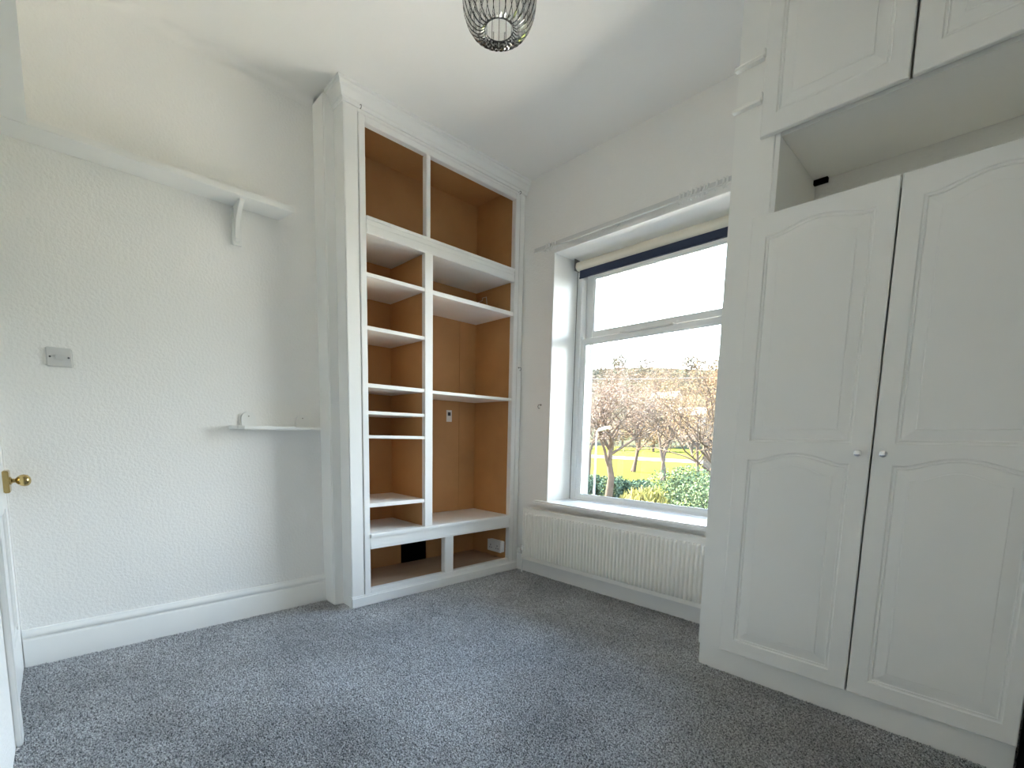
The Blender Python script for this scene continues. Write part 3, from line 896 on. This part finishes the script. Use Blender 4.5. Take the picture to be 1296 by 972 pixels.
def bare_tree(name, base, height, spread, label, seed, trunk_r, fork=0.25, stems=1, bud='bud', buds=6000, levels=4, group=None):
    r_ = random.Random(seed)
    root = thing(name, base, label, 'tree', group)
    trunk, limbs, twigs, tips = MB(), MB(), MB(), []
    def grow(p, d, length, rad_, level):
        seg = 5 if level < 2 else 4
        pts, rr = [p.copy()], [rad_]
        q, dd = p.copy(), d.copy()
        for i in range(seg):
            wob = 0.16 + 0.07 * level
            dd = (dd + Vector((r_.gauss(0, wob), r_.gauss(0, wob), r_.gauss(0, wob * 0.7) + 0.05))).normalized()
            q = q + dd * length / seg
            pts.append(q.copy())
            rr.append(rad_ * (1 - 0.62 * (i + 1) / seg))
        tgt = trunk if level == 0 else limbs if level < 3 else twigs
        tgt.tube(pts, rr, 8 if level == 0 else 5 if level < 3 else 3, caps=False)
        if level >= 2:
            for i in range(1, seg + 1):
                tips.append((pts[i], 1.0 if level > 2 else 0.3))
        if level < levels:
            nch = (7, 5, 5, 4)[level] if level < 4 else 3
            for c in range(nch):
                t = r_.uniform(0.34 if level == 0 else 0.25, 1.0)
                i = min(seg - 1, int(t * seg))
                b0 = pts[i].lerp(pts[i + 1], t * seg - i)
                az = r_.uniform(0, 2 * math.pi)
                tilt = r_.uniform(0.45, 1.05)
                perp = Vector((math.cos(az), math.sin(az), 0.15))
                nd = (dd * math.cos(tilt) + perp * math.sin(tilt) * spread).normalized()
                grow(b0, nd, length * r_.uniform(0.55, 0.8), max(rr[i] * 0.62, 0.009), level + 1)
    for s_ in range(stems):
        lean = Vector((r_.gauss(0, 0.05 + 0.2 * (stems > 1)), r_.gauss(0, 0.1), 1)).normalized()
        grow(Vector(base) + Vector((0.25 * s_ * (stems > 1), 0, 0)), lean, height * (0.42 if stems == 1 else 0.5), trunk_r, 0)
    trunk.build('trunk', M['bark'], root, smooth='all')
    limbs.build('branches', M['bark'], root, smooth='all')
    tw = twigs.build('twigs', M['twig'], root, smooth='all')
    tw['kind'] = 'stuff'
    lf = MB()
    for _ in range(buds):
        p, w_ = tips[r_.randrange(len(tips))]
        q = p + Vector((r_.gauss(0, 0.22), r_.gauss(0, 0.22), r_.gauss(0, 0.2)))
        a = Vector((r_.uniform(-1, 1), r_.uniform(-1, 1), r_.uniform(-1, 1))).normalized()
        b = a.orthogonal().normalized()
        s = r_.uniform(0.025, 0.06)
        lf.add([q - a * s, q - b * s * 0.6, q + a * s, q + b * s * 0.6], [(0, 1, 2, 3)])
    b_ = lf.build('buds', M[bud], root, fix=False)
    b_['kind'] = 'stuff'
    return root

def ray(px_, py_, Y):
    """world point on the plane y = Y seen at a pixel of the 1296 x 972 frame"""
    d = cam.matrix_world.to_3x3() @ Vector(((px_ - 636.253) / 596.53, -(py_ - 623.79) / 596.53, -1))
    return Vector((0, 0, EYE)) + d * (Y / d.y)

bx_ = lambda px_, Y: ray(px_, 600, Y).x
bare_tree('bare_tree', (bx_(771, 24.4), 24.4, GZ), 10.5, 1.15, 'bare budding tree with a forked trunk behind the street lamp', 11, 0.27, buds=7000, levels=4)
bare_tree('bare_tree', (bx_(884, 31), 31.0, GZ), 12.0, 1.2, 'multi-stemmed bare tree above the grey-green bush', 23, 0.14, stems=3, bud='bud_warm', buds=7000, levels=3)
bare_tree('bare_tree', (bx_(838, 44), 44.0, GZ), 13.0, 1.2, 'orange-brown bare tree in the middle of the lawn', 31, 0.2, stems=2, bud='bud_warm', buds=7000, levels=3)
bare_tree('bare_tree', (bx_(742, 40), 40.0, GZ), 14.0, 1.15, 'pinkish bare tree at the lawn edge behind the lamp post', 37, 0.2, stems=2, bud='bud', buds=6000, levels=3)
bare_tree('bare_tree', (bx_(800, 53), 53.0, GZ), 17, 1.1, 'tall thin bare tree before the far garden wall', 41, 0.22, stems=2, bud='bud', buds=6000, levels=3)
bare_tree('bare_tree', (bx_(912, 42), 42.0, GZ), 17, 1.15, 'tall orange-brown bare tree in front of the tiled roof', 43, 0.22, stems=2, bud='bud_warm', buds=6000, levels=3)

r2 = random.Random(5)
def shrub(name, px_, Y, rx, ry, top, n, size, mat, label, cat='bush', group=None, up=0.0):
    x = bx_(px_, Y)
    root = thing(name, (x, Y, GZ), label, cat, group)
    h = top - GZ
    mb_ = MB()
    for _ in range(5):
        leaf_cloud(mb_, (x + r2.uniform(-0.45, 0.45) * rx, Y + r2.uniform(-0.3, 0.3) * ry, GZ + h * r2.uniform(0.42, 0.52)), rx * 0.7, ry * 0.7, h * 0.5, n // 5, size, r2, up=up)
    f_ = mb_.build('foliage', M[mat], root, fix=False)
    f_['kind'] = 'stuff'
    st_ = MB()
    for _ in range(5):
        a = r2.uniform(0, 6.28)
        st_.tube([(x, Y, GZ), (x + 0.3 * rx * math.cos(a), Y + 0.3 * ry * math.sin(a), GZ + h * 0.6)], [0.04, 0.015], 5)
    st_.build('stems', M['bark'], root)
    return root
for i, pxx in enumerate((736, 756, 776, 796, 814)):
    shrub('hedge_shrub', pxx, 27 + (i % 2) * 0.8, 1.1, 0.9, -1.55 + 0.12 * (i % 3), 3000, 0.07, 'hedge', 'dark blue-green clipped hedge shrub behind the forked tree', group='hedge shrubs along the lawn')
shrub('round_bush', 872, 20.5, 1.8, 1.4, 0.0, 9000, 0.06, 'bush', 'large rounded grey-green bush with fine leaves')
shrub('round_bush', 905, 18.5, 1.5, 1.2, -0.1, 6000, 0.06, 'bush', 'grey-green bush half hidden by the wardrobe edge')
shrub('grass_clump', 822, 16.4, 1.05, 0.8, -0.78, 4500, 0.07, 'straw', 'straw-yellow clump of arching grass below the sill', cat='grass clump', up=1.6)
shrub('grass_clump', 797, 16.9, 0.6, 0.6, -1.1, 2200, 0.07, 'straw', 'small straw-yellow grass tuft beside the tree trunk', cat='grass clump', up=1.6)

# street lamp
lx, ly = bx_(753, 21.5), 21.5
sl = thing('street_lamp', (lx, ly, GZ), 'slim pale street lamp with a flat white head', 'street lamp')
MB().tube([(lx, ly, GZ), (lx, ly, GZ + 1.2), (lx, ly, 1.42)], [0.075, 0.055, 0.035], 10).build('post', M['lamp_grey'], sl, smooth=True)
MB().tube([(lx, ly, 1.40), (lx + 0.08, ly - 0.02, 1.52), (lx + 0.30, ly - 0.1, 1.58)], 0.03, 8).build('arm', M['lamp_grey'], sl, smooth=True)
MB().add([(lx + 0.22, ly - 0.2, 1.48), (lx + 0.86, ly - 0.3, 1.62), (lx + 0.86, ly + 0.0, 1.62), (lx + 0.22, ly + 0.1, 1.48),
          (lx + 0.22, ly - 0.2, 1.62), (lx + 0.82, ly - 0.3, 1.75), (lx + 0.82, ly + 0.0, 1.75), (lx + 0.22, ly + 0.1, 1.62)],
         [(0, 3, 2, 1), (4, 5, 6, 7), (0, 1, 5, 4), (1, 2, 6, 5), (2, 3, 7, 6), (3, 0, 4, 7)]).build('lamp_head', M['lamp_white'], sl, bevel=0.02)

# overhead wire between two poles out of view
p0, p1 = ray(600, 473, 30), ray(1000, 475, 30)
pts = []
for i in range(17):
    t = i / 16
    q = p0.lerp(p1, t)
    pts.append((q.x, q.y, q.z - 0.35 * math.sin(math.pi * t)))
o = MB().tube(pts, 0.018, 5).build('overhead_wire', M['cable'])
tag(o, 'thin dark overhead wire crossing in front of the trees', 'wire')

# house gable at the right
hx = bx_(938, 62)
ho = thing('house', (hx, 62, GZ), 'house with an orange-brown tiled roof beyond the trees', 'house')
MB().box(hx - 4, hx + 12, 60, 70, GZ, 8.2).build('walls', M['house_stone'], ho)
MB().prism([(hx - 4.6, 8.1), (hx + 12.6, 8.1), (hx + 12.6, 8.5), (hx + 4, 15.0), (hx - 4.6, 8.5)], 1, 59.6, 70.4).build('roof', M['roof_tile'], ho)
for k in range(2):
    w_ = MB().box(hx - 2.6 + 3.4 * k, hx - 1.2 + 3.4 * k, 59.95, 60.05, 3.0, 5.0).build('window', M['lamp_white'], ho)
    MB().box(hx - 2.5 + 3.4 * k, hx - 1.3 + 3.4 * k, 59.93, 59.96, 3.1, 4.9).build('pane', M['dark_grey'], w_)

def far_house(px_, Y, w, h, label):
    x = bx_(px_, Y)
    z = ground_h(x, Y)
    hh = thing('far_house', (x, Y, z), label, 'house')
    MB().box(x - w / 2, x + w / 2, Y, Y + 6, z - 1, z + h).build('walls', M['render_wall'], hh)
    MB().prism([(Y - 0.4, z + h), (Y + 6.4, z + h), (Y + 3, z + h + 2.6)], 0, x - w / 2 - 0.4, x + w / 2 + 0.4).build('roof', M['stone'], hh)
    for k in range(2):
        MB().box(x - w / 4 + k * w / 2 - 0.6, x - w / 4 + k * w / 2 + 0.6, Y - 0.05, Y + 0.05, z + h * 0.45, z + h * 0.45 + 1.5).build('window', M['dark_grey'], hh)
far_house(832, 165, 10, 6, 'pale rendered house on the hillside below the wood')
far_house(868, 150, 13, 4, 'long low pale house on the hillside by the conifers')

r3 = random.Random(9)
def far_tree(px_, Y, h, w, mat, label, group, cone=False):
    x = bx_(px_, Y)
    z = ground_h(x, Y)
    t = thing('far_tree', (x, Y, z), label, 'tree', group)
    MB().tube([(x, Y, z - 0.5), (x, Y, z + h * 0.45)], [0.4, 0.2], 6).build('trunk', M['bark'], t)
    mb_ = MB()
    if cone:
        leaf_cloud(mb_, (x, Y, z + h * 0.55), w * 0.5, w * 0.5, h * 0.48, 500, h * 0.06, r3, shell=0.3)
    else:
        for _ in range(4):
            leaf_cloud(mb_, (x + r3.uniform(-0.25, 0.25) * w, Y + r3.uniform(-1, 1), z + h * r3.uniform(0.36, 0.68)), w * 0.42, w * 0.42, h * 0.34, 300, h * 0.035, r3, shell=0.2)
    f_ = mb_.build('crown', M[mat], t, fix=False)
    f_['kind'] = 'stuff'
for i in range(16):
    far_tree(712 + i * 14 + r3.uniform(-3, 3), 191 + 15 * (i % 2) + r3.uniform(-1, 1), r3.uniform(8, 13), r3.uniform(9, 12), 'far_tree', 'hazy grey-brown tree in the wood on the far hilltop', 'trees on the far hilltop')
for i in range(12):
    far_tree(720 + i * 17 + r3.uniform(-4, 4), 112 + 13 * (i % 3) + r3.uniform(-2, 2), r3.uniform(7, 10), r3.uniform(7, 8), 'bud' if i % 2 else 'bud_warm', 'pinkish-brown bare tree on the lower hillside', 'trees on the lower hillside')
for pxx in (822, 829, 836):
    far_tree(pxx, 140, 11, 4.2, 'conifer', 'dark green conifer before the pale hillside house', 'conifers on the hillside', cone=True)
